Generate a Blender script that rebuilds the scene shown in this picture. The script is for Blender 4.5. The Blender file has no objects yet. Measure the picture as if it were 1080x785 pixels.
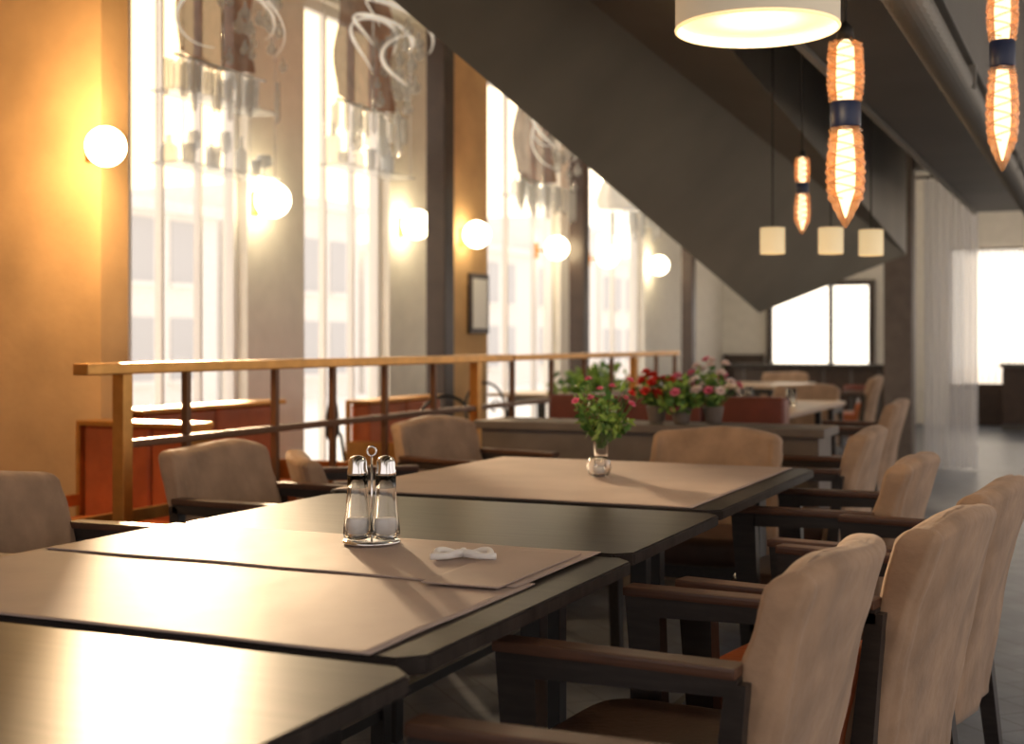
import bpy, bmesh, math, random
from mathutils import Vector, Matrix, noise
random.seed(7)
S=bpy.context.scene
COL=S.collection
# ------------------------------------------------------------------ materials
def mat(name,col,rough=.5,metal=0,var=0,vscale=8,bump=0,bscale=40,emit=None,es=0,trans=0,alpha=1,sheen=0,spec=.5,stretch=(1,1,1),coat=0,sss=0):
    m=bpy.data.materials.new(name); m.use_nodes=True
    nt=m.node_tree; b=nt.nodes['Principled BSDF']
    b.inputs['Base Color'].default_value=(*col,1); b.inputs['Roughness'].default_value=rough
    b.inputs['Metallic'].default_value=metal
    b.inputs['Specular IOR Level'].default_value=spec
    b.inputs['Transmission Weight'].default_value=trans
    b.inputs['Alpha'].default_value=alpha
    b.inputs['Sheen Weight'].default_value=sheen
    b.inputs['Coat Weight'].default_value=coat
    if emit: 
        b.inputs['Emission Color'].default_value=(*emit,1); b.inputs['Emission Strength'].default_value=es
    tc=nt.nodes.new('ShaderNodeTexCoord'); mp=nt.nodes.new('ShaderNodeMapping'); mp.inputs['Scale'].default_value=stretch
    nt.links.new(tc.outputs['Object'],mp.inputs['Vector'])
    if var:
        n=nt.nodes.new('ShaderNodeTexNoise'); n.inputs['Scale'].default_value=vscale; n.inputs['Detail'].default_value=5
        r=nt.nodes.new('ShaderNodeValToRGB')
        r.color_ramp.elements[0].position=.3; r.color_ramp.elements[1].position=.7
        r.color_ramp.elements[0].color=(*[c*(1-var) for c in col],1)
        r.color_ramp.elements[1].color=(*[min(1,c*(1+var)) for c in col],1)
        nt.links.new(mp.outputs[0],n.inputs['Vector']); nt.links.new(n.outputs['Fac'],r.inputs[0]); nt.links.new(r.outputs[0],b.inputs['Base Color'])
    if bump:
        n2=nt.nodes.new('ShaderNodeTexNoise'); n2.inputs['Scale'].default_value=bscale; n2.inputs['Detail'].default_value=4
        bp=nt.nodes.new('ShaderNodeBump'); bp.inputs['Strength'].default_value=bump; bp.inputs['Distance'].default_value=.01
        nt.links.new(mp.outputs[0],n2.inputs['Vector']); nt.links.new(n2.outputs['Fac'],bp.inputs['Height']); nt.links.new(bp.outputs[0],b.inputs['Normal'])
    return m
M={}
M['plaster']=mat('warm_plaster',(.58,.36,.17),.8,var=.14,vscale=3,bump=.15,bscale=30)
M['cream']=mat('cream_paint',(.90,.87,.80),.6,var=.04)
M['ceil']=mat('ceiling_white',(.75,.73,.68),.8,var=.03)
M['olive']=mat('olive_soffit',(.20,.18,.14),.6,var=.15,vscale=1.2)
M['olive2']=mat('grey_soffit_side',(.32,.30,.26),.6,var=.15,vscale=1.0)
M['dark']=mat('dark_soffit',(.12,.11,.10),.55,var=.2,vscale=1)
M['duct']=mat('duct_metal',(.22,.21,.19),.5,metal=.3)
M['steel']=mat('dark_steel',(.05,.03,.022),.4,var=.2)
M['brass']=mat('brushed_brass',(.60,.31,.09),.34,metal=.9,var=.15,vscale=12)
M['bronze']=mat('bronze_bar',(.16,.08,.04),.4,metal=.5)
M['tabletop']=mat('dark_tabletop',(.036,.030,.027),.36,var=.35,vscale=5,stretch=(1,9,1),spec=.05)
M['tableleg']=mat('table_leg_iron',(.015,.014,.014),.4)
M['cloth']=mat('table_linen',(.46,.365,.32),.55,var=.07,vscale=5,bump=.12,bscale=14,spec=.08)
M['slip']=mat('slipcover_suede',(.40,.26,.165),.85,var=.22,vscale=9,bump=.4,bscale=30,sheen=.15)
M['chairwood']=mat('chair_dark_wood',(.03,.023,.02),.4,var=.3,vscale=10,stretch=(1,8,8))
M['armtop']=mat('chair_arm_walnut',(.10,.045,.026),.4,var=.25,vscale=10,stretch=(1,8,8))
M['leather']=mat('brown_leather',(.075,.035,.02),.45,var=.2,bump=.2,bscale=60)
M['rust']=mat('rust_leather',(.45,.11,.028),.42,var=.2,bump=.2,bscale=50)
M['oxblood']=mat('oxblood_leather',(.16,.035,.02),.42,var=.2,bump=.2,bscale=50)
M['chrome']=mat('chrome',(.8,.8,.8),.12,metal=1)
M['salt']=mat('salt',(.85,.84,.82),.9)
M['napkin']=mat('white_napkin',(.9,.88,.85),.8)
M['leaf']=mat('leaf_green',(.25,.40,.07),.5,var=.5,vscale=30)
M['leafd']=mat('leaf_dark',(.07,.18,.03),.5,var=.4,vscale=30)
M['red']=mat('petal_red',(.75,.05,.03),.6,var=.2)
M['pink']=mat('petal_pink',(.85,.22,.34),.6,var=.2)
M['white']=mat('petal_white',(.92,.78,.74),.6)
M['terr']=mat('planter_grey_brown',(.16,.13,.11),.6,var=.15)
M['frame']=mat('window_frame_white',(.9,.89,.87),.4)
M['wood']=mat('wood_top',(.50,.36,.25),.35,var=.2,vscale=4,stretch=(1,8,1))
M['navy']=mat('navy_band',(.01,.02,.07),.4)
M['glass']=mat('clear_glass',(1,1,1),.03,trans=1)
M['glass'].node_tree.nodes['Principled BSDF'].inputs['IOR'].default_value=1.45
M['facade']=mat('pale_facade',(.93,.90,.85),.8,var=.05)
M['facwin']=mat('facade_window',(.60,.60,.60),.5)
M['globe']=mat('globe_opal',(1,.95,.85),.4,emit=(1,.82,.50),es=16)
M['flare_globe']=mat('flare_globe_glow',(1,.9,.7),.4,emit=(1,.75,.38),es=28)  # glow of the added globe that stands in for the sun flare
M['shade']=mat('shade_fabric',(.80,.74,.62),.8,emit=(1,.78,.5),es=.15)
M['diff']=mat('shade_diffuser',(1,.9,.7),.6,emit=(1,.62,.26),es=1.1)
M['mini']=mat('mini_shade',(.9,.8,.6),.8,emit=(1,.72,.36),es=.5)
M['cord']=mat('cord_black',(.01,.01,.01),.6)
M['orn']=mat('ornament_glass',(.80,.84,.87),.06,alpha=.42,spec=1)
M['ornw']=mat('ornament_milk_glass',(.97,.95,.9),.2,alpha=.95,emit=(1,.9,.75),es=.35)
M['ornb']=mat('ornament_brown_glass',(.42,.22,.15),.2,alpha=.9,spec=.6,var=.5,vscale=4)
M['amberglass']=mat('amber_crystal_glass',(.95,.50,.20),.08,alpha=.36,spec=1,coat=1)
M['core']=mat('amber_core',(1,.7,.4),.5,emit=(1,.70,.38),es=3.8)
def curt():
    m=bpy.data.materials.new('sheer_curtain'); m.use_nodes=True; nt=m.node_tree; nt.nodes.clear()
    o=nt.nodes.new('ShaderNodeOutputMaterial'); d=nt.nodes.new('ShaderNodeBsdfDiffuse'); t=nt.nodes.new('ShaderNodeBsdfTranslucent'); tr=nt.nodes.new('ShaderNodeBsdfTransparent')
    d.inputs[0].default_value=(.9,.9,.92,1); t.inputs[0].default_value=(.92,.92,.94,1)
    a=nt.nodes.new('ShaderNodeMixShader'); b=nt.nodes.new('ShaderNodeMixShader'); a.inputs[0].default_value=.6; b.inputs[0].default_value=.3
    nt.links.new(d.outputs[0],a.inputs[1]); nt.links.new(t.outputs[0],a.inputs[2]); nt.links.new(a.outputs[0],b.inputs[1]); nt.links.new(tr.outputs[0],b.inputs[2]); nt.links.new(b.outputs[0],o.inputs[0])
    return m
M['curtain']=curt()
def floormat():
    m=mat('slate_floor',(.12,.13,.15),.36); nt=m.node_tree; b=nt.nodes['Principled BSDF']
    tc=nt.nodes.new('ShaderNodeTexCoord'); mp=nt.nodes.new('ShaderNodeMapping'); mp.inputs['Rotation'].default_value=(0,0,math.radians(45))
    br=nt.nodes.new('ShaderNodeTexBrick'); br.inputs['Scale'].default_value=1.6
    br.inputs['Color1'].default_value=(.150,.172,.215,1); br.inputs['Color2'].default_value=(.115,.135,.175,1); br.inputs['Mortar'].default_value=(.07,.08,.10,1)
    br.inputs['Mortar Size'].default_value=.007
    n=nt.nodes.new('ShaderNodeTexNoise'); n.inputs['Scale'].default_value=6; n.inputs['Detail'].default_value=6
    mx=nt.nodes.new('ShaderNodeMixRGB'); mx.blend_type='OVERLAY'; mx.inputs[0].default_value=.6
    bp=nt.nodes.new('ShaderNodeBump'); bp.inputs['Strength'].default_value=.3; bp.inputs['Distance'].default_value=.01
    nt.links.new(tc.outputs['Object'],mp.inputs[0]); nt.links.new(mp.outputs[0],br.inputs['Vector']); nt.links.new(mp.outputs[0],n.inputs['Vector'])
    nt.links.new(br.outputs['Color'],mx.inputs[1]); nt.links.new(n.outputs['Fac'],mx.inputs[2]); nt.links.new(mx.outputs[0],b.inputs['Base Color'])
    nt.links.new(n.outputs['Fac'],bp.inputs['Height']); nt.links.new(bp.outputs[0],b.inputs['Normal'])
    return m
M['floor']=floormat()
# ------------------------------------------------------------------ mesh helpers
def mesh_from(name,verts,faces,mats,midx=None,smooth=False):
    me=bpy.data.meshes.new(name); me.from_pydata([tuple(v) for v in verts],[],faces)
    for m in (mats if isinstance(mats,(list,tuple)) else [mats]): me.materials.append(M[m])
    if midx: 
        for p,i in zip(me.polygons,midx): p.material_index=i
    bm=bmesh.new(); bm.from_mesh(me); bmesh.ops.recalc_face_normals(bm,faces=bm.faces); bm.to_mesh(me); bm.free()
    if smooth:
        for p in me.polygons: p.use_smooth=True
    return me
def obj(name,me,parent=None,loc=(0,0,0),rot=(0,0,0)):
    o=bpy.data.objects.new(name,me); COL.objects.link(o); o.location=loc; o.rotation_euler=rot
    if parent: o.parent=parent
    return o
def empty(name,loc=(0,0,0),rotz=0):
    e=bpy.data.objects.new(name,None); COL.objects.link(e); e.location=loc; e.rotation_euler=(0,0,rotz); e.empty_display_size=.1
    return e
def boxme(name,lo,hi,m,bev=0,seg=2):
    bm=bmesh.new(); bmesh.ops.create_cube(bm,size=1)
    for v in bm.verts:
        v.co=Vector([lo[i] if v.co[i]<0 else hi[i] for i in range(3)])
    if bev: bmesh.ops.bevel(bm,geom=bm.edges[:],offset=bev,segments=seg,profile=.7,affect='EDGES')
    bmesh.ops.recalc_face_normals(bm,faces=bm.faces)
    me=bpy.data.meshes.new(name); bm.to_mesh(me); bm.free(); me.materials.append(M[m])
    return me
def box(name,lo,hi,m,parent=None,bev=0,seg=2): return obj(name,boxme(name,lo,hi,m,bev,seg),parent)
def lathe(name,prof,m,seg=32,cx=0,cy=0,smooth=True,cap=True,ribs=0,ribamp=0,twist=0):
    vs=[];fs=[]
    for k,(r,z) in enumerate(prof):
        for i in range(seg):
            a=2*math.pi*i/seg
            rr=r*(1+ribamp*math.cos(ribs*a+twist*z))
            vs.append((cx+rr*math.cos(a),cy+rr*math.sin(a),z))
    n=len(prof)
    for k in range(n-1):
        for i in range(seg):
            j=(i+1)%seg; fs.append((k*seg+i,k*seg+j,(k+1)*seg+j,(k+1)*seg+i))
    if cap:
        fs.append(tuple(range(seg))[::-1]); fs.append(tuple((n-1)*seg+i for i in range(seg)))
    return mesh_from(name,vs,fs,m,smooth=smooth)
def tube(name,pts,r,m,seg=8,closed=False,taper=None,flat=1):
    pts=[Vector(p) for p in pts]; n=len(pts); vs=[];fs=[]
    prev=None
    for k,p in enumerate(pts):
        if closed: t=pts[(k+1)%n]-pts[k-1]
        else: t=pts[min(k+1,n-1)]-pts[max(k-1,0)]
        t.normalize()
        if prev is None:
            a=t.orthogonal().normalized()
        else:
            a=(prev-t*prev.dot(t)); a=a.normalized() if a.length>1e-5 else t.orthogonal().normalized()
        prev=a; b=t.cross(a)
        rr=r*(taper(k/(n-1)) if taper else 1)
        for i in range(seg):
            an=2*math.pi*i/seg; vs.append(p+a*rr*math.cos(an)+b*rr*flat*math.sin(an))
    rng=n if closed else n-1
    for k in range(rng):
        k2=(k+1)%n
        for i in range(seg):
            j=(i+1)%seg; fs.append((k*seg+i,k*seg+j,k2*seg+j,k2*seg+i))
    if not closed: fs.append(tuple(range(seg))[::-1]); fs.append(tuple((n-1)*seg+i for i in range(seg)))
    return mesh_from(name,vs,fs,m,smooth=True)
def arc(c,r,a0,a1,n):
    out=[]
    for i in range(n+1):
        a=a0+(a1-a0)*i/n; out.append((c[0]+r*math.cos(a),c[1],c[2]+r*math.sin(a)))
    return out
def sphere_me(name,r,m,u=32,v=20,c=(0,0,0)):
    bm=bmesh.new(); bmesh.ops.create_uvsphere(bm,u_segments=u,v_segments=v,radius=r)
    for vv in bm.verts: vv.co+=Vector(c)
    me=bpy.data.meshes.new(name); bm.to_mesh(me); bm.free(); me.materials.append(M[m])
    for p in me.polygons:p.use_smooth=True
    return me
# ------------------------------------------------------------------ room shell
H=3.9
box('floor',(-5.6,-3.2,-.1),(3.6,20.2,0),'floor')
box('ceiling',(-5.6,-3.2,H),(3.6,20.2,H+.1),'ceil')
wl=empty('wall_window_side')
X0,X1=-5.6,-5.4
for i,(a,b,m) in enumerate([(4.8,6.43,'cream'),(7.62,8.33,'cream'),(9.6,10.25,'cream'),(10.25,11.5,'plaster'),(13.35,13.9,'cream'),(16.2,20.2,'cream')]):
    box('pier_%d'%i,(X0,a,0),(X1,b,H),m,wl)
wins=[(6.43,7.62,(.33,.66)),(8.33,9.6,(.33,.66)),(11.5,13.35,(.35,.735)),(13.9,16.2,(.217,.6))]
for i,(a,b,ms) in enumerate(wins):
    box('header_%d'%i,(X0,a,H-.12),(X1,b,H),'cream',wl)
    box('sill_%d'%i,(X0,a,0),(X1,b,.18),'cream',wl)
    w=empty('window_%d'%(i+1))
    t=.05
    box('jamb_a',(X0+.05,a,.18),(X0+.12,a+t,H-.12),'frame',w); box('jamb_b',(X0+.05,b-t,.18),(X0+.12,b,H-.12),'frame',w)
    box('rail_bottom',(X0+.05,a+t,.18),(X0+.12,b-t,.26),'frame',w); box('rail_top',(X0+.05,a+t,H-.2),(X0+.12,b-t,H-.12),'frame',w)
    for k,mm in enumerate(ms): 
        y=a+(b-a)*mm; box('mullion_%d'%k,(X0+.065,y-.012,.26),(X0+.12,y+.012,H-.2),'frame',w)
box('wall_left',(-5.4,4.62,0),(-4.05,4.80,H),'plaster')
box('wall_left_near',(-5.6,-3.2,0),(-5.4,4.6,H),'plaster')
wb=empty('wall_far')
box('panel_a',(-5.4,20,0),(-4.67,20.2,H),'cream',wb)
box('panel_b',(-3.16,20,0),(-2.1,20.2,H),'cream',wb)
box('panel_c',(-4.67,20,0),(-3.16,20.2,.85),'cream',wb)
box('panel_d',(-4.67,20,2.04),(-3.16,20.2,H),'cream',wb)
box('panel_e',(-2.1,20,2.5),(3.6,20.2,H),'cream',wb)
box('panel_f',(-2.1,20,0),(3.6,20.2,.6),'steel',wb)
w5=empty('window_5')
box('frame_l',(-4.70,19.9,.8),(-4.62,20,2.1),'steel',w5); box('frame_r',(-3.2,19.9,.8),(-3.12,20,2.1),'steel',w5)
box('frame_b',(-4.62,19.9,.8),(-3.2,20,.87),'steel',w5); box('frame_t',(-4.62,19.9,2.02),(-3.2,20,2.1),'steel',w5)
box('frame_m',(-3.78,19.9,.87),(-3.72,20,2.02),'steel',w5)
w6=empty('window_6')
for k in range(6): box('mullion_%d'%k,(-2.1+k*1.1,20.02,.6),(-2.05+k*1.1,20.08,2.5),'steel',w6)
box('trim_1',(-5.38,19.93,0),(-4.75,19.99,1.0),'steel')
wr=empty('wall_right')
for k,(a,b) in enumerate([(-3.2,-2.4),(1.0,1.6),(5.0,5.6),(9,9.6),(13,13.6),(17,20)]): box('pier_%d'%k,(3.4,a,0),(3.6,b,H),'cream',wr)
box('header',(3.4,-3.2,3.4),(3.6,20,H),'cream',wr) 
box('sill',(3.4,-2.4,0),(3.6,17,.4),'cream',wr)
wk=empty('wall_back')
box('pier_a',(-5.4,-3.2,0),(-4.5,-3,H),'cream',wk); box('pier_b',(2.8,-3.2,0),(3.4,-3,H),'cream',wk)
box('header',(-4.5,-3.2,3.4),(2.8,-3,H),'cream',wk); box('sill',(-4.5,-3.2,0),(2.8,-3,.5),'cream',wk)
def col(name,x,y,w,m,z1=H): 
    e=empty(name,(x,y,0)); box('shaft',(-w/2,-w/2,.08),(w/2,w/2,z1-.04),m,e,.01); box('base_plate',(-w/2-.03,-w/2-.03,0),(w/2+.03,w/2+.03,.08),m,e,.01); box('cap_plate',(-w/2-.03,-w/2-.03,z1-.04),(w/2+.03,w/2+.03,z1),m,e,.01)
    return e
col('steel_column',-4.93,9.6,.17,'steel'); col('steel_column',-5.1,13.14,.17,'steel'); col('steel_column',-4.92,16.55,.15,'steel')
col('bronze_column',-1.80,13.0,.26,'terr')
ar=empty('framed_picture',(-5.39,11.25,1.55)); box('frame',(0,-.2,-.28),(.03,.2,.28),'steel',ar,.005); box('print',(.03,-.15,-.23),(.035,.15,.23),'frame',ar)
def stair():
    T=H-.003
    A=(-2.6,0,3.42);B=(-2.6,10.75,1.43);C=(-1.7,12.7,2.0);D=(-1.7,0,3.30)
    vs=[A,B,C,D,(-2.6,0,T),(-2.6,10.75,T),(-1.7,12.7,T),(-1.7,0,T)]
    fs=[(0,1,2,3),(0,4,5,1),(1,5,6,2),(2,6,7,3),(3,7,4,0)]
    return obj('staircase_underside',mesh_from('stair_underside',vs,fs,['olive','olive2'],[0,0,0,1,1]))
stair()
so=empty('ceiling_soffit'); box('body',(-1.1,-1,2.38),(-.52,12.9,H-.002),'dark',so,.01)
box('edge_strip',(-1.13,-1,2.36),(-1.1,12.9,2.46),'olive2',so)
vs=[];fs=[];seg=24;n=250
for k in range(n):
    y=1+k*.046; r=.06*(1+.16*(1 if k%2 else -1))
    for i in range(seg):
        a=2*math.pi*i/seg; vs.append((r*math.cos(a),y,r*math.sin(a)))
for k in range(n-1):
    for i in range(seg):
        j=(i+1)%seg; fs.append((k*seg+i,k*seg+j,(k+1)*seg+j,(k+1)*seg+i))
e=empty('ventilation_duct',(-.59,0,2.30)); obj('pipe',mesh_from('duct',vs,fs,'duct'),e)
for y in (3,6,9,12): box('strap',(-.075,y-.02,-.02),(.075,y+.02,.079),'duct',e)
def curtain(name,x0,x1,y,z0,z1,folds,m):
    vs=[];fs=[];nx=folds*8;nz=10
    for k in range(nz+1):
        for i in range(nx+1):
            u=i/nx; x=x0+(x1-x0)*u; z=z0+(z1-z0)*k/nz
            vs.append((x,y+.035*math.sin(u*folds*2*math.pi)+.012*math.sin(u*31+k*.4),z))
    for k in range(nz):
        for i in range(nx):
            a=k*(nx+1)+i; fs.append((a,a+1,a+nx+2,a+nx+1))
    return mesh_from(name,vs,fs,m,smooth=True)
e=empty('sheer_curtain'); obj('cloth',curtain('c',-1.58,-1.1,13.0,.02,2.72,7,'curtain'),e)
obj('rod',tube('r',[(-1.66,13.0,2.74),(0.7,13.0,2.74)],.015,'steel'),e)
box('transom_beam',(-1.66,12.96,2.80),(3.4,13.1,H),'cream')
e=empty('sheer_curtain'); obj('cloth',curtain('c',.0,.6,13.0,.02,2.72,7,'curtain'),e)
e=empty('sheer_curtain'); obj('cloth',curtain('c',-2.1,-.9,19.9,.62,2.48,14,'curtain'),e)
obj('rod',tube('r',[(-2.1,19.9,2.5),(3.3,19.9,2.5)],.015,'steel'),e)
e=empty('sideboard'); 
for i in range(4): box('door_%d'%i,(-1.3+i*.6,19.0,.1),(-.72+i*.6,19.45,.85),'steel',e,.01)
box('top',(-1.34,18.96,.85),(1.1,19.5,.9),'dark',e,.01); box('plinth',(-1.3,19.05,0),(1.06,19.4,.1),'dark',e)
# bar counter with stools, far end
e=empty('bar_counter'); box('front',(-4.4,16.9,.1),(-2.5,17.3,.86),'steel',e,.01); box('plinth',(-4.35,16.95,0),(-2.55,17.25,.1),'dark',e); box('top',(-4.45,16.8,.86),(-2.45,17.35,.91),'chairwood',e,.01)
for i in range(6): box('rib_%d'%i,(-4.3+i*.34,16.88,.12),(-4.27+i*.34,16.9,.84),'dark',e)
for i in range(4):
    e=empty('bar_stool',(-4.1+i*.45,16.35,0)); obj('seat',lathe('s',[(.14,.60),(.17,.61),(.18,.64),(.17,.67),(.1,.675)],'oxblood',24),e); obj('stem',lathe('st',[(.02,.03),(.02,.60)],'chrome',12),e); obj('foot',lathe('f',[(.19,0),(.19,.012),(.03,.035)],'chrome',24),e); obj('footring',tube('fr',[(.13*math.cos(t),.13*math.sin(t),.25) for t in [k/20*2*math.pi for k in range(20)]],.009,'chrome',closed=True),e)
    obj('ring_spoke',tube('sp',[(-.13,0,.25),(.13,0,.25)],.007,'chrome'),e)
# exterior: street ground and terrace of pale buildings
fe=empty('facade_building')
rf=random.Random(2)
vs=[];fs=[];mi=[]
def addbox(lo,hi,k):
    b=len(vs)
    for x in (lo[0],hi[0]):
        for y in (lo[1],hi[1]):
            for z in (lo[2],hi[2]): vs.append((x,y,z))
    for f in ((0,1,3,2),(4,6,7,5),(0,4,5,1),(2,3,7,6),(0,2,6,4),(1,5,7,3)): fs.append(tuple(b+i for i in f)); mi.append(k)
y=0
while y<75:
    wd=rf.uniform(5,9); hh=rf.uniform(4.0,6.5)
    addbox((-30,y,-.5),(-22,y+wd-.4,hh),0); addbox((-22,y-.1,hh-.3),(-21.7,y+wd-.3,hh),0)
    n=int(wd/1.7)
    for i in range(n):
        for j in range(int(hh/2.6)+1):
            z=.2+j*2.5
            if z+1.6<hh-.3: addbox((-22,y+.5+i*1.6,z),(-21.95,y+1.4+i*1.6,z+1.6),1); addbox((-22,y+.4+i*1.6,z-.12),(-21.8,y+1.5+i*1.6,z),0)
    y+=wd
obj('terrace',mesh_from('terrace',vs,fs,['facade','facwin'],mi),fe)
box('ground',(-60,-40,-.7),(60,90,-.5),'facade')
# ------------------------------------------------------------------ railing
re=empty('brass_railing')
rx=-3.3
def bar(n,y0,y1,z,h,w,m): box(n,(rx-w/2,y0,z-h/2),(rx+w/2,y1,z+h/2),m,re,.006)
bar('handrail_a',3.66,7.32,1.10,.042,.07,'brass'); bar('handrail_b',7.36,10.75,1.10,.035,.06,'brass')
for y in (3.88,6.87,9.65): box('post',(rx-.026,y-.026,0),(rx+.026,y+.026,1.08),'brass',re,.004); box('foot',(rx-.06,y-.06,0),(rx+.06,y+.06,.02),'brass',re,.004)
for y in (4.25,4.86,5.33,5.82,6.35,7.38,8.0,8.6,9.15,10.2,10.7): box('baluster',(rx-.014,y-.014,0),(rx+.014,y+.014,1.08),'bronze',re,.003)
bar('mid_rail',3.88,10.7,.82,.03,.03,'bronze'); bar('low_rail',3.88,10.7,.2,.03,.03,'bronze')
# ------------------------------------------------------------------ tables
def table(name,x0,x1,y0,y1,m='tabletop',ch=.035,z=.75):
    e=empty(name,((x0+x1)/2,(y0+y1)/2,0)); hx=(x1-x0)/2; hy=(y1-y0)/2
    o=[(hx,-hy+ch),(hx,hy-ch),(hx-ch,hy),(-hx+ch,hy),(-hx,hy-ch),(-hx,-hy+ch),(-hx+ch,-hy),(hx-ch,-hy)]
    bm=bmesh.new(); vb=[bm.verts.new((a,b,z-.028)) for a,b in o]; f=bm.faces.new(vb)
    r=bmesh.ops.extrude_face_region(bm,geom=[f]); 
    for v in r['geom']:
        if isinstance(v,bmesh.types.BMVert): v.co.z=z
    bmesh.ops.bevel(bm,geom=bm.edges[:],offset=.004,segments=2,affect='EDGES'); bmesh.ops.recalc_face_normals(bm,faces=bm.faces)
    me=bpy.data.meshes.new('top'); bm.to_mesh(me); bm.free(); me.materials.append(M[m]); obj('top',me,e)
    ix=.2; iy=.07
    for sx in(-1,1):
        for sy in(-1,1):
            box('leg',(sx*(hx-ix)-.022,sy*(hy-iy)-.022,0),(sx*(hx-ix)+.022,sy*(hy-iy)+.022,z-.03),'tableleg',e,.003)
        box('apron',(sx*(hx-ix)-.012,-hy+iy,z-.08),(sx*(hx-ix)+.012,hy-iy,z-.029),'tableleg',e)
        box('stretcher',(sx*(hx-ix)-.012,-hy+iy,.12),(sx*(hx-ix)+.012,hy-iy,.15),'tableleg',e)
    for sy in(-1,1): box('apron',(-hx+ix,sy*(hy-iy)-.012,z-.08),(hx-ix,sy*(hy-iy)+.012,z-.029),'tableleg',e)
    return e
table('dining_table',-2.12,-.86,.70,1.62)
table('dining_table',-2.10,-.89,1.66,2.62)
table('dining_table',-2.10,-.92,2.66,3.40)
table('dining_table',-2.16,-.94,3.44,4.72)
table('dining_table',-2.75,-1.8,8.0,10.2,'wood')
table('dining_table',-3.9,-2.9,13.2,14.6,'wood')
table('dining_table',-4.9,-4.2,10.4,11.2,'wood')
def cloth(name,x0,x1,y0,y1,z,seed):
    nx,ny=60,50; vs=[];fs=[]
    for j in range(ny+1):
        for i in range(nx+1):
            x=x0+(x1-x0)*i/nx; y=y0+(y1-y0)*j/ny
            ex=.006*noise.noise(Vector((y*4,seed,0))); ey=.008*noise.noise(Vector((x*4,seed+5,0)))
            h=.0018*abs(noise.noise(Vector((x*3,y*3,seed)))) 
            vs.append((x+ex,y+ey,z+h))
    for j in range(ny):
        for i in range(nx):
            a=j*(nx+1)+i; fs.append((a,a+1,a+nx+2,a+nx+1))
    me=mesh_from(name,vs,fs,'cloth',smooth=True); o=obj(name,me)
    s=o.modifiers.new('s','SOLIDIFY'); s.thickness=.0022; s.offset=1
    return o
cloth('table_runner',-2.10,-.965,1.655,2.26,.751,1)
cloth('table_runner',-2.08,-.975,2.20,2.635,.7545,2)
cloth('table_runner',-2.14,-1.02,3.46,4.70,.751,3)
cloth('folded_napkin',-1.15,-.995,2.16,2.58,.7575,4)
# ------------------------------------------------------------------ chairs
def rings_me(name,rings,m,smooth=True):
    vs=[];fs=[];k=len(rings[0])
    for r in rings: vs+=r
    for a in range(len(rings)-1):
        for i in range(k):
            j=(i+1)%k; fs.append((a*k+i,a*k+j,(a+1)*k+j,(a+1)*k+i))
    fs.append(tuple(range(k))[::-1]); fs.append(tuple((len(rings)-1)*k+i for i in range(k)))
    return mesh_from(name,vs,fs,m,smooth=smooth)
def backme(seed,w=.56,z0=.24,z1=.845,t=.085,m='slip',lean=.13):
    rings=[];N=96;rows=[]
    nv=34
    for k in range(nv+1): rows.append((z0+(z1-.03-z0)*k/nv,0))
    for k in range(1,9):
        th=k/8*math.pi/2; rows.append((z1-.03+.03*math.sin(th),.040*(1-math.cos(th))))
    for z,ins in rows:
        v=max(0,(z-z0)/(z1-z0))
        hw=w/2*(1.0-.06*v*v)-ins*.8; ht=t/2*(1+.15*(1-v))-ins*.93
        r=[]
        for i in range(N):
            a=2*math.pi*i/N; c,s=math.cos(a),math.sin(a)
            sx=math.copysign(abs(c)**(.28),c); sy=math.copysign(abs(s)**(.28),s)
            y=hw*sy; x=ht*sx
            q=(y/(w/2))
            zz=z-.022*abs(q)**4*max(0,(v-.5)/.5)**2 + .008*math.sin(q*4+seed)*v
            x+=.035*q*q - .24 - lean*v**1.3
            nn=noise.noise(Vector((y*7+seed*3,z*5,x*4)))*.008+ (1-v)*.012*math.sin(y*34+seed+2*z)*.5 + noise.noise(Vector((y*16,z*14+seed,1)))*.003
            if abs(abs(q)-.86)<.035 : nn+=.004
            x+= nn*(1 if c>0 else -1)
            r.append((x,y+.006*noise.noise(Vector((z*18,seed,s*3))),zz))
        rings.append(r)
    return rings_me('back_slipcover',rings,m)
def cushion(name,x0,x1,hy,z0,z1,m):
    rings=[];N=56;cx=(x0+x1)/2;hx=(x1-x0)/2;r0=.035
    rows=[(z0+r0*(1-math.sin(t)),r0*(1-math.cos(t))) for t in [math.pi/2*(1-i/5) for i in range(6)]]+[(z1-r0*(1-math.sin(t)),r0*(1-math.cos(t))) for t in [math.pi/2*i/6 for i in range(7)]]
    rows+=[(z1+.006,.1),(z1+.01,.2)]
    for z,ins in rows:
        r=[]
        for i in range(N):
            a=2*math.pi*i/N; c,s=math.cos(a),math.sin(a)
            r.append((cx+(hx-ins)*math.copysign(abs(c)**.35,c),(hy-ins)*math.copysign(abs(s)**.35,s),z))
        rings.append(r)
    return rings_me(name,rings,m)
backs=[backme(s) for s in range(3)]
low_back=backme(5,z1=.675,lean=.06); mid_back=backme(6,w=.5,z1=.77)
seat_me=cushion('seat_cushion',-.25,.2,.245,.36,.47,'leather')
seat_rust=cushion('seat_cushion',-.25,.2,.245,.36,.47,'rust')
rust_shell=backme(9,w=.57,z0=.22,z1=.60,t=.06,m='rust',lean=.06)
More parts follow.
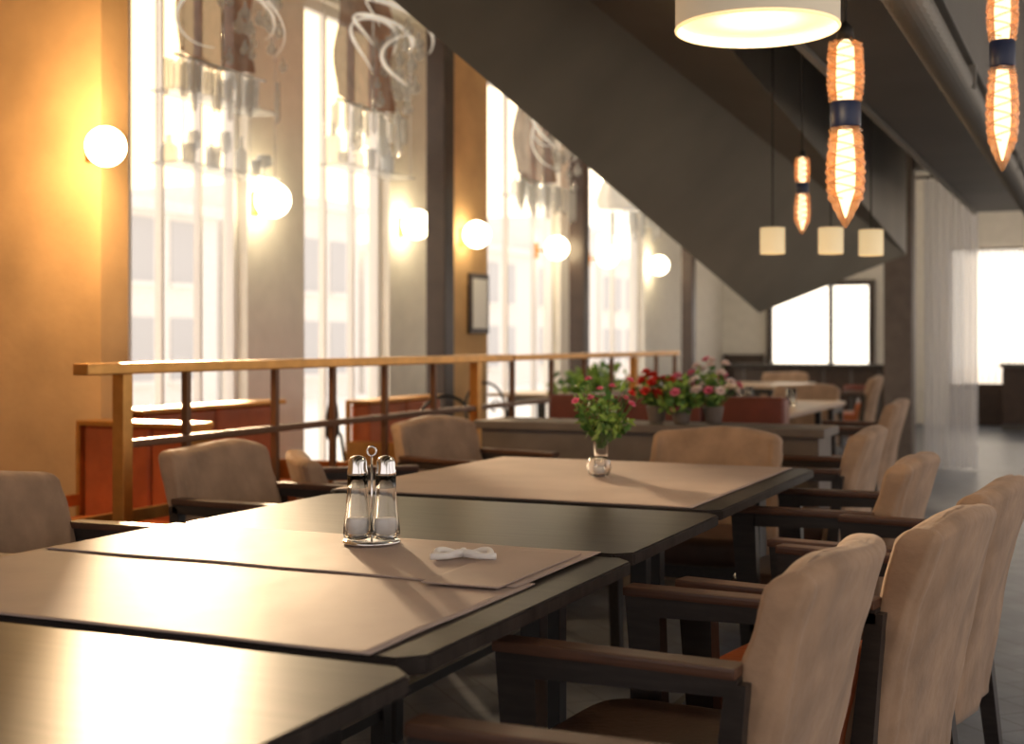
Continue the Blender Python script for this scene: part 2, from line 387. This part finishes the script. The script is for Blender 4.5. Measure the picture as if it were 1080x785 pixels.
def armpart(sy):
    yo=(.262,.302) if sy>0 else (-.302,-.262)
    top=boxme('arm_top',(-.27,yo[0]-.008,.668),(.165,yo[1]+.008,.688),'armtop',.006)
    def prism(nm,poly,a,b):
        n=len(poly); vs=[(x,a,z) for x,z in poly]+[(x,b,z) for x,z in poly]
        fs=[tuple(range(n)),tuple(range(2*n-1,n-1,-1))]+[(i,(i+1)%n,n+(i+1)%n,n+i) for i in range(n)]
        return mesh_from(nm,vs,fs,'chairwood')
    front=prism('front_leg',[(.085,.625),(.065,0),(.108,0),(.162,.668),(.085,.668)],yo[0],yo[1])
    under=prism('arm_rail',[(-.27,.640),(.09,.628),(.09,.668),(-.27,.668)],yo[0],yo[1])
    rear=prism('rear_leg',[(-.30,0),(-.262,0),(-.215,.36),(-.25,.66),(-.285,.66),(-.262,.36)],yo[0],yo[1])
    side=prism('seat_rail',[(-.24,.30),(.10,.30),(.105,.36),(-.24,.36)],yo[0],yo[1])
    return [top,front,under,rear,side]
arms=armpart(1)+armpart(-1)
xr=boxme('cross_rail',(.07,-.262,.30),(.10,.262,.358),'chairwood'); xb=boxme('cross_rail',(-.255,-.262,.30),(-.225,.262,.358),'chairwood')
cnt=[0]
def chair(x,y,deg,rust=False,back=None):
    e=empty('dining_armchair',(x,y,0),math.radians(deg)); 
    obj('back_slipcover',back or backs[cnt[0]%3],e); cnt[0]+=1
    obj('seat_cushion',seat_rust if rust else seat_me,e)
    if rust: obj('inner_back_leather',rust_shell,e,(.055,0,0))
    for i,a in enumerate(arms): obj(a.name.split('.')[0],a,e)
    obj('front_rail',xr,e); obj('rear_rail',xb,e)
    return e
chair(-.78,2.37,176)
chair(-.64,3.04,171,True)
chair(-.60,3.70,172)
chair(-.90,4.36,178)
chair(-1.25,5.69,180)
chair(-.70,1.32,180,back=low_back)
chair(-2.50,3.80,-2); chair(-2.55,5.45,-14); chair(-2.42,2.70,2)
chair(-2.55,4.55,40,back=mid_back)
chair(-1.46,4.98,-90)
chair(-1.52,8.4,180,True); chair(-2.25,10.6,-90)
chair(-4.3,13.6,0,True); chair(-2.5,13.9,180,True); chair(-3.4,15.0,-90); chair(-3.95,10.9,180,True)
pe=empty('planter_divider'); box('body',(-2.9,6.1,0),(-1.2,6.4,.76),'terr',pe,.01); box('cap',(-2.93,6.07,.76),(-1.17,6.43,.80),'terr',pe,.008); box('plinth',(-2.86,6.12,0),(-1.24,6.38,.08),'steel',pe)
def banq(y0,y1,x0=-4.05,ztop=.86):
    be=empty('leather_banquette')
    box('seat',(x0+.14,y0,.18),(x0+.6,y1,.46),'rust',be,.04,3); box('base',(x0+.16,y0+.02,0),(x0+.58,y1-.02,.18),'steel',be)
    n=max(1,round((y1-y0)/.5))
    for i in range(n):
        a=y0+(y1-y0)*i/n; b=y0+(y1-y0)*(i+1)/n
        box('back_panel_%d'%i,(x0,a+.005,.18),(x0+.14,b-.005,ztop),'rust',be,.03,3)
    box('brass_cap',(x0-.02,y0-.03,ztop),(x0+.16,y1+.03,ztop+.022),'brass',be,.005)
    for y in (y0-.03,y1+.008): box('brass_end',(x0-.02,y,0),(x0+.62,y+.022,.56),'brass',be,.004); box('brass_upright',(x0-.02,y,.56),(x0+.01,y+.022,ztop),'brass',be,.003)
banq(4.98,6.1,-4.25); banq(7.4,8.4,-4.45,.8)
b2=empty('leather_banquette')
box('seat',(-4.0,3.75,.18),(-3.46,4.45,.46),'rust',b2,.04,3); box('base',(-3.98,3.77,0),(-3.48,4.43,.18),'steel',b2)
for i in range(3): box('back_%d'%i,(-4.0+i*.18,4.45,.18),(-3.825+i*.18,4.57,.84),'rust',b2,.03,3)
box('brass_cap',(-4.02,4.43,.84),(-3.42,4.59,.862),'brass',b2,.005)
for x in(-3.455,-4.02): box('brass_side',(x,4.43,0),(x+.02,4.59,.84),'brass',b2,.003); box('brass_arm',(x,3.73,.5),(x+.02,4.43,.55),'brass',b2,.003); box('brass_leg',(x,3.73,0),(x+.02,3.77,.5),'brass',b2,.003)
b3=empty('leather_banquette')
for i in range(3): box('back_panel_%d'%i,(-2.9+i*.45,7.0,.15),(-2.46+i*.45,7.14,.90),'oxblood',b3,.03,3)
box('seat',(-2.9,7.14,.15),(-1.55,7.6,.45),'oxblood',b3,.04,3); box('base',(-2.88,7.02,0),(-1.57,7.58,.15),'steel',b3)
def cafe(x,y,rot):
    e=empty('wrought_iron_chair',(x,y,0),rot)
    obj('seat',lathe('seat',[(.19,.44),(.2,.45),(.19,.465)],'cord'),e)
    for a in (45,135,225,315):
        c,s=math.cos(math.radians(a)),math.sin(math.radians(a)); obj('leg',tube('leg',[(c*.16,s*.16,.45),(c*.17,s*.17,.25),(c*.22,s*.22,0)],.01,'cord'),e)
    obj('back_hoop',tube('h',[(-.17,-.18,.45),(-.2,-.19,.65)]+[(-.22,-.19*math.cos(t),.68+.2*math.sin(t)) for t in [i/12*math.pi for i in range(13)]]+[(-.2,.19,.65),(-.17,.18,.45)],.01,'cord'),e)
    for sg in(-1,1): obj('scroll',tube('s',[(-.21,sg*(.09+(.07-.006*i)*math.cos(i*.5)),.68+(.08-.006*i)*math.sin(i*.5)) for i in range(12)],.007,'cord'),e)
    obj('ring',tube('r',[(.15*math.cos(t),.15*math.sin(t),.2) for t in [i/20*2*math.pi for i in range(20)]],.006,'cord',closed=True),e)
cafe(-3.8,6.55,.4); cafe(-4.2,9.2,-.5); cafe(-3.72,7.1,2.5)
# ------------------------------------------------------------------ table items
cr=empty('salt_and_pepper_cruet',(-1.47,2.535,.7595),math.radians(20))
obj('base_tray',lathe('tray',[(.03,0),(.062,0),(.064,.004),(.06,.008),(.03,.006)],'chrome',40),cr)
def shaker(dx,fill):
    obj('glass_body',lathe('g',[(.022,.009),(.029,.012),(.031,.022),(.029,.045),(.025,.075),(.022,.12),(.022,.150),(.0205,.150),(.0205,.12),(.0235,.075),(.0275,.045),(.029,.022),(.02,.014)],'glass',36,dx,0,ribs=9,ribamp=.04,cap=True),cr)
    obj('contents',lathe('c',[(.015,.016),(.024,.02),(.0255,.034),(.024,.05),(.022,.054)],fill,24,dx,0),cr)
    obj('cap',lathe('cap',[(.0225,.148),(.023,.150),(.0225,.158),(.021,.162),(.0205,.178),(.016,.186),(.008,.190),(.002,.191)],'chrome',28,dx,0),cr)
shaker(-.031,'salt'); shaker(.031,'salt')
obj('handle_stem',tube('st',[(0,0,.006),(0,0,.19)],.0026,'chrome'),cr)
obj('handle_ring',tube('rg',arc((0,0,.2),.010,0,2*math.pi,20)[:-1],.0024,'chrome',closed=True),cr)
nb=empty('napkin_bow',(-1.20,2.44,.7605),math.radians(25))
for sg in(-1,1):
    pts=[(sg*(.03+.026*math.cos(t)),.002+.024*math.sin(t),.007+.004*math.sin(t*2)) for t in [i/24*2*math.pi for i in range(24)]]
    obj('loop',tube('l',pts,.007,'napkin',closed=True),nb)
    obj('tail',tube('t',[(0,0,.006),(sg*.03,-.028,.006),(sg*.066,-.036,.006)],.007,'napkin'),nb)
obj('knot',sphere_me('k',.010,'napkin',16,10,(0,0,.009)),nb)
def bouquet_me(name,R,h,nleaf,flowers,leafsize=.03,fs_=.02,seed=0):
    rnd=random.Random(seed); vs=[];fc=[];mi=[]; mats=['leaf','leafd','red','pink','white']
    def leaf(p,d,L,W,m):
        d=d.normalized(); s=d.cross(Vector((rnd.uniform(-1,1),rnd.uniform(-1,1),rnd.uniform(-.2,1)))).normalized(); n=s.cross(d)
        b=len(vs); vs.extend([p,p+d*L*.5+s*W+n*W*.3,p+d*L-n*L*.12,p+d*L*.5-s*W+n*W*.3,p+d*L*.5])
        fc.extend([(b,b+1,b+4),(b+1,b+2,b+4),(b+4,b+2,b+3),(b,b+4,b+3)]); mi.extend([m]*4)
    def stem(a,c,r=.0016):
        t=(c-a).normalized(); u=t.orthogonal().normalized(); v=t.cross(u); b=len(vs)
        for q in(a,c):
            for i in range(4): an=i*math.pi/2; vs.append(q+u*r*math.cos(an)+v*r*math.sin(an))
        for i in range(4): j=(i+1)%4; fc.append((b+i,b+j,b+4+j,b+4+i)); mi.append(1)
    zmin=.012
    def rp():
        while True:
            p=Vector((rnd.uniform(-1,1),rnd.uniform(-1,1),rnd.uniform(-.75,1)))
            if p.length<1: return Vector((p.x*R,p.y*R,h+p.z*R*.75))
    base=Vector((0,0,max(h-R*1.1,.03)))
    for i in range(nleaf//6):
        p=rp(); q=base+Vector((rnd.uniform(-.01,.01),rnd.uniform(-.01,.01),0)); stem(q,p)
        for k in range(6):
            t=rnd.uniform(.55,1.05); pp=q.lerp(p,t); leaf(pp,Vector((rnd.gauss(0,1),rnd.gauss(0,1),rnd.gauss(.3,.8))),leafsize*rnd.uniform(.7,1.3),leafsize*.3,rnd.choice((0,0,1)))
    for (cnt_,m) in flowers:
        for i in range(cnt_):
            p=rp(); dirn=(p-base).normalized(); 
            p=base+(p-base)*1.12; stem(base,p)
            u=dirn.orthogonal().normalized(); v=dirn.cross(u)
            for layer in range(3):
                for k in range(6):
                    an=2*math.pi*(k+layer*.5)/6; d=(u*math.cos(an)+v*math.sin(an))*(1-.28*layer)+dirn*(.25+.45*layer)
                    d.normalize(); sd=dirn.cross(d).normalized(); L=fs_*(1-.15*layer); W=L*.5; b=len(vs)
                    vs.extend([p,p+d*L*.6+sd*W,p+d*L+dirn*L*.2,p+d*L*.6-sd*W]); fc.append((b,b+1,b+2,b+3)); mi.append(m)
    for q in vs:
        if q.z<zmin: q.z=zmin
    return mesh_from(name,vs,fc,mats,mi)
def vase(parent,h=.175,r=.038):
    obj('glass_vase',lathe('v',[(r*.75,0),(r*.8,.004),(r*.62,h*.3),(r*.7,h*.7),(r,h),(r*.93,h),(r*.64,h*.7),(r*.55,h*.3),(r*.6,.012)],'glass',32,cap=True),parent)
v1=empty('flower_vase',(-1.57,4.25,.7545)); vase(v1)
obj('flowers',bouquet_me('b',.13,.225,250,[(9,3),(3,2)],.036,.017,3),v1)
gb=empty('glass_tealight',(-1.53,4.12,.7545)); obj('bowl',lathe('b',[(.02,0),(.034,.006),(.042,.03),(.036,.055),(.028,.065),(.026,.063),(.033,.054),(.038,.03),(.03,.01),(.01,.006)],'glass',32),gb); obj('candle',lathe('c',[(.018,.011),(.019,.03),(.004,.031)],'salt',20),gb)
def pot(name,x,y,z,fl,R,seed,nl=240,h=.2):
    e=empty(name,(x,y,z)); obj('pot',lathe('p',[(.035,0),(.038,.004),(.05,.07),(.052,.08),(.046,.08),(.04,.065)],'terr',28),e)
    obj('flowers',bouquet_me('b',R,h,nl,fl,.04,.03,seed),e)
pot('flower_pot',-2.02,6.25,.804,[(24,2)],.105,11,120,.16)
pot('flower_pot',-1.88,6.20,.804,[(5,3)],.125,12,360,.14)
pot('flower_pot',-1.74,6.27,.804,[(18,4),(10,3)],.125,13,160,.19)
for i,(x,y) in enumerate([(-4.4,11.9),(-3.9,10.2)]):
    e=empty('potted_plant',(x,y,0)); obj('pot',lathe('p',[(.11,0),(.12,.01),(.16,.32),(.17,.34),(.15,.34),(.14,.28)],'cream' if i%2 else 'terr',28),e)
    obj('foliage',bouquet_me('f',.34,.75,500,[],.11,.02,30+i),e)
for i,(x,y) in enumerate([(-2.1,8.3),(-2.0,9.2),(-2.4,9.6)]):
    e=empty('drinking_glass',(x,y,.752)); obj('glass',lathe('g',[(.028,0),(.03,.002),(.036,.12),(.034,.12),(.028,.008)],'glass',24),e)
# ------------------------------------------------------------------ glassware shelves hanging in the windows
def shelf(y0,y1,z,x,seed):
    rnd=random.Random(seed); e=empty('glassware_shelf',(x,(y0+y1)/2,z)); L=(y1-y0)/2
    box('shelf_glass',(-.12,-L,0),(.12,L,.012),'orn',e)
    for sx in(-.1,.1):
        for sy in(-L+.04,L-.04): obj('wire',tube('w',[(sx,sy,.012),(sx,sy,H-z)],.003,'chrome',6),e)
    yy=-L+.09; k=0
    while yy<L-.08:
        h=rnd.uniform(.16,.34); r=rnd.uniform(.035,.06); sx=rnd.choice((-.05,.0,.05)); k+=1
        if k%3==0: pr=[(r*.7,.013),(r*.72,.018),(.008,.03),(.008,h*.45),(r,h*.6),(r,h*.8),(r*.8,h),(r*.75,h),(r*.9,h*.8),(.01,h*.5)]
        elif k%3==1: pr=[(r*.8,.013),(r,.03),(r,h*.6),(r*.35,h*.75),(r*.3,h),(r*.25,h)]
        else: pr=[(r*.75,.013),(r*.8,.02),(r,h*.7),(r*.95,h*.7),(r*.72,.03)]
        obj('glass_%d'%k,lathe('gw',pr,'orn',18,sx,yy),e); yy+=r*2+.02
shelf(6.50,7.55,2.28,-5.2,1); shelf(6.50,7.55,2.72,-5.2,5); shelf(8.4,9.45,2.5,-5.2,2); shelf(11.6,12.9,2.6,-5.2,3)
# ------------------------------------------------------------------ lamps
def cord(parent,x,y,z0,z1,r=.004,m='cord'): obj('cord',tube('cord',[(x,y,z0),(x+.0005,y,(z0+z1)/2),(x,y,z1)],r,m,6),parent)
for y in (7.69,9.78,10.93,12.86,14.4,16.32):
    mull=y in (12.86,14.4); wx=-5.48 if mull else -5.4
    e=empty('flare_stand_in_globe',(-5.24,y,2.17)); obj('globe',sphere_me('globe',.122,'globe'),e)
    w=wx+5.24
    obj('arm',tube('a',[(-.10,0,-.02),(w+.02,0,-.02)],.012,'brass'),e)
    obj('backplate',boxme('bp',(w+.001,-.035,-.1),(w+.018,.035,.06),'brass',.003),e)
e=empty('flare_stand_in_globe',(-3.90,4.48,2.03)); obj('globe',sphere_me('globe',.085,'flare_globe'),e)  # globe and mount added in place of the sun flare, no sconce known here
obj('arm',tube('a',[(0,.07,0),(-.08,.11,0),(-.16,.125,0)],.009,'brass'),e); obj('plate',boxme('pl',(-.22,.12,-.04),(-.155,.137,.04),'brass',.003),e)
e=empty('drum_pendant_lamp',(-.842,3.457,2.02))
obj('shade',lathe('s',[(.213,0),(.213,.2),(.205,.2),(.205,.0)],'shade',64,cap=False),e)
obj('bottom_rim',tube('rim',[(.21*math.cos(t),.21*math.sin(t),.0) for t in [i/64*2*math.pi for i in range(64)]],.005,'diff',8,closed=True),e)
obj('diffuser',lathe('d',[(.02,.022),(.204,.022),(.204,.03),(.02,.03)],'diff',64),e)
cord(e,0,0,.03,.36)
def crystal(x,y,zb,hgt,r,ceil):
    e=empty('crystal_pendant_lamp',(x,y,zb)); 
    def seg(z0,z1,tip,k=1,m='amberglass',ribamp=.10):
        pr=[];n=56
        for i in range(n+1):
            u=i/n; z=z0+(z1-z0)*u
            w=r*k*(.80+.20*math.sin(math.pi*u))*(1+.05*math.sin(u*70)*(k==1))
            if tip and u<.3: w*= (.06+.94*(u/.3)**.8)
            if not tip and u>.9: w*=1-.5*(u-.9)/.1
            pr.append((w,z))
        return lathe('crystal',pr,m,36,ribs=6,ribamp=ribamp,twist=18/hgt,smooth=False)
    obj('crystal_lower',seg(0,hgt*.50,True),e); obj('glow_lower',seg(hgt*.05,hgt*.49,True,.5,'core'),e)
    obj('band',lathe('band',[(r*.8,hgt*.5),(r*.86,hgt*.51),(r*.86,hgt*.62),(r*.8,hgt*.63)],'navy',24),e)
    obj('crystal_upper',seg(hgt*.63,hgt*.95,False),e); obj('glow_upper',seg(hgt*.64,hgt*.94,False,.5,'core'),e)
    for (z0,z1) in ((.14,.49),(.64,.93)):
        for ph in (0,math.pi/2,math.pi,-math.pi/2):
            turns=30*(z1-z0)/.33*(1 if ph in(0,math.pi) else -1)
            obj('thread',tube('th',[((r*1.0*(.9+.1*math.sin(u*3.1)))*math.cos(u*turns*.5+ph),(r*1.0*(.9+.1*math.sin(u*3.1)))*math.sin(u*turns*.5+ph),hgt*(z0+(z1-z0)*u)) for u in [i/90 for i in range(91)]],.0035,'amberglass',5),e)
    obj('cap',lathe('cap',[(r*.5,hgt*.94),(r*.42,hgt),(r*.1,hgt*1.03)],'cord',20),e)
    cord(e,0,0,hgt,ceil-zb)
crystal(-.72,4.06,1.54,.60,.053,2.38); crystal(-.29,4.25,1.71,.62,.044,H); crystal(-1.36,6.5,1.72,.40,.036,H)
for x,y in((-1.61,6.95),(-1.33,7.07),(-1.16,7.3)):
    e=empty('mini_shade_pendant',(x,y,1.66)); obj('shade',lathe('s',[(.064,0),(.064,.135),(.058,.135),(.058,0)],'mini',32,cap=False),e); obj('top',lathe('t',[(.058,.125),(.058,.13)],'mini',32),e)
    cord(e,0,0,.13,H-1.66)
def ornament(x,y,z,s,seed):
    rnd=random.Random(seed); e=empty('glass_chandelier',(x,y,z))
    vs=[];fs=[]
    for j in range(17):
        for i in range(17):
            u=i/16-.5; v=j/16-.5; vs.append((-.2*s+.25*s*u*u+.03*s*math.sin(v*9),u*(1.05-.1*(v+.5))*s,(v*1.1-.03*math.cos(u*6))*s))
    for j in range(16):
        for i in range(16): a=j*17+i; fs.append((a,a+1,a+18,a+17))
    obj('brown_panel',mesh_from('ap',vs,fs,'ornb',smooth=True),e,(0,.1*s,.12*s))
    for k in range(4):
        c=Vector((rnd.uniform(0.02,.2)*s,rnd.uniform(-.2,.2)*s,rnd.uniform(-.05,.3)*s)); R1=s*rnd.uniform(.28,.5); R2=R1*rnd.uniform(.4,.8)
        A=Matrix.Rotation(rnd.uniform(-1.1,1.1),3,'X')@Matrix.Rotation(rnd.uniform(-.4,.4),3,'Z')
        pts=[c+A@Vector((.08*s*math.sin(2*t),R1*math.cos(t),R2*math.sin(t))) for t in [i/48*1.3*math.pi for i in range(49)]]
        obj('sweep',tube('lp',pts,.022*s,'ornw',8,flat=.35,taper=lambda u:.15+.95*math.sin(u*3.1)),e)
    for k in range(26):
        px,py,pz=rnd.uniform(-.1,.25)*s,rnd.uniform(.1,.6)*s,rnd.uniform(-.5,.3)*s; r=rnd.uniform(.03,.055)*s
        obj('bulb',lathe('bl',[(.004,r*2.4),(r*.3,r*2.2),(r*.35,r*1.4),(r*.9,r*.6),(r,0),(r*.8,-r*.6),(r*.2,-r)],'orn',16,px,py),e,(0,0,pz))
    for k in range(20):
        px,py=rnd.uniform(-.15,.15)*s,(-.6+1.2*k/19)*s; L=s*rnd.uniform(.15,.35); z0=-.5*s
        obj('tube_drop',lathe('td',[(.02*s,z0),(.024*s,z0-.02),(.024*s,z0-L),(.008*s,z0-L-.03)],'orn',12,px,py),e)
    obj('frame_bar',tube('fb',[(0,-.62*s,-.48*s),(0,.62*s,-.48*s)],.008,'chrome'),e)
    obj('stem',tube('st',[(0,0,-.48*s),(0,0,.4*s)],.008,'chrome'),e)
    cord(e,0,0,.4*s,H-z)
ornament(-4.6,6.25,3.08,.68,1); ornament(-4.6,7.95,3.15,.76,2); ornament(-4.4,10.5,2.95,.85,3); ornament(-4.5,13.2,2.95,.8,4)
for x,y,z in((-4.1,11.7,2.7),(-4.2,12.2,2.75)):
    e=empty('milk_glass_pendant',(x,y,z)); obj('bell',lathe('b',[(.22,-.28),(.24,-.2),(.16,.1),(.08,.3),(.02,.36)],'ornw',32,ribs=7,ribamp=.1),e); cord(e,0,0,.36,H-z)
# ------------------------------------------------------------------ lights
def light(kind,name,loc,energy,color,**k):
    l=bpy.data.lights.new(name,kind); l.energy=energy; l.color=color
    for a,b in k.items(): setattr(l,a,b)
    o=bpy.data.objects.new(name,l); COL.objects.link(o); o.location=loc; return o
SD=Vector((-.62,.75,.22)).normalized()
s=light('SUN','sun',(0,0,10),6,(1,.72,.44),angle=math.radians(3))
s.rotation_euler=(-SD).to_track_quat('-Z','Y').to_euler()
light('POINT','flare_fill_light',(-3.86,4.3,2.03),60,(1,.64,.30),shadow_soft_size=.1)  # added warm fill, gives the wall its glow around the flare
light('POINT','drum_light',(-.842,3.457,1.97),8,(1,.75,.45),shadow_soft_size=.15)
W=bpy.data.worlds.new('World'); S.world=W; W.use_nodes=True; nt=W.node_tree; bg=nt.nodes['Background']
tc=nt.nodes.new('ShaderNodeTexCoord'); dp=nt.nodes.new('ShaderNodeVectorMath'); dp.operation='DOT_PRODUCT'; dp.inputs[1].default_value=SD
nt.links.new(tc.outputs['Generated'],dp.inputs[0])
r=nt.nodes.new('ShaderNodeValToRGB'); nt.links.new(dp.outputs['Value'],r.inputs[0])
E=r.color_ramp.elements; E[0].position=0; E[0].color=(.36,.32,.30,1); E[1].position=1; E[1].color=(1,.70,.36,1)
for p,cc in((.35,(.42,.39,.37,1)),(.7,(.68,.63,.57,1)),(.93,(.86,.75,.58,1))):
    q=E.new(p); q.color=cc
bg.inputs[1].default_value=3.5; nt.links.new(r.outputs[0],bg.inputs[0])
# ------------------------------------------------------------------ camera
c=bpy.data.cameras.new('camera'); co=bpy.data.objects.new('camera',c); COL.objects.link(co); S.camera=co
co.location=(0,0,1.2); co.rotation_euler=(math.radians(90),0,math.radians(24.1))
c.sensor_width=36; c.lens=46.87; c.shift_y=-32.5/1080
c.dof.use_dof=True; c.dof.focus_distance=2.9; c.dof.aperture_fstop=3.2
c.clip_start=.05
S.view_settings.view_transform='Standard'
S.view_settings.look='None'
S.view_settings.exposure=0
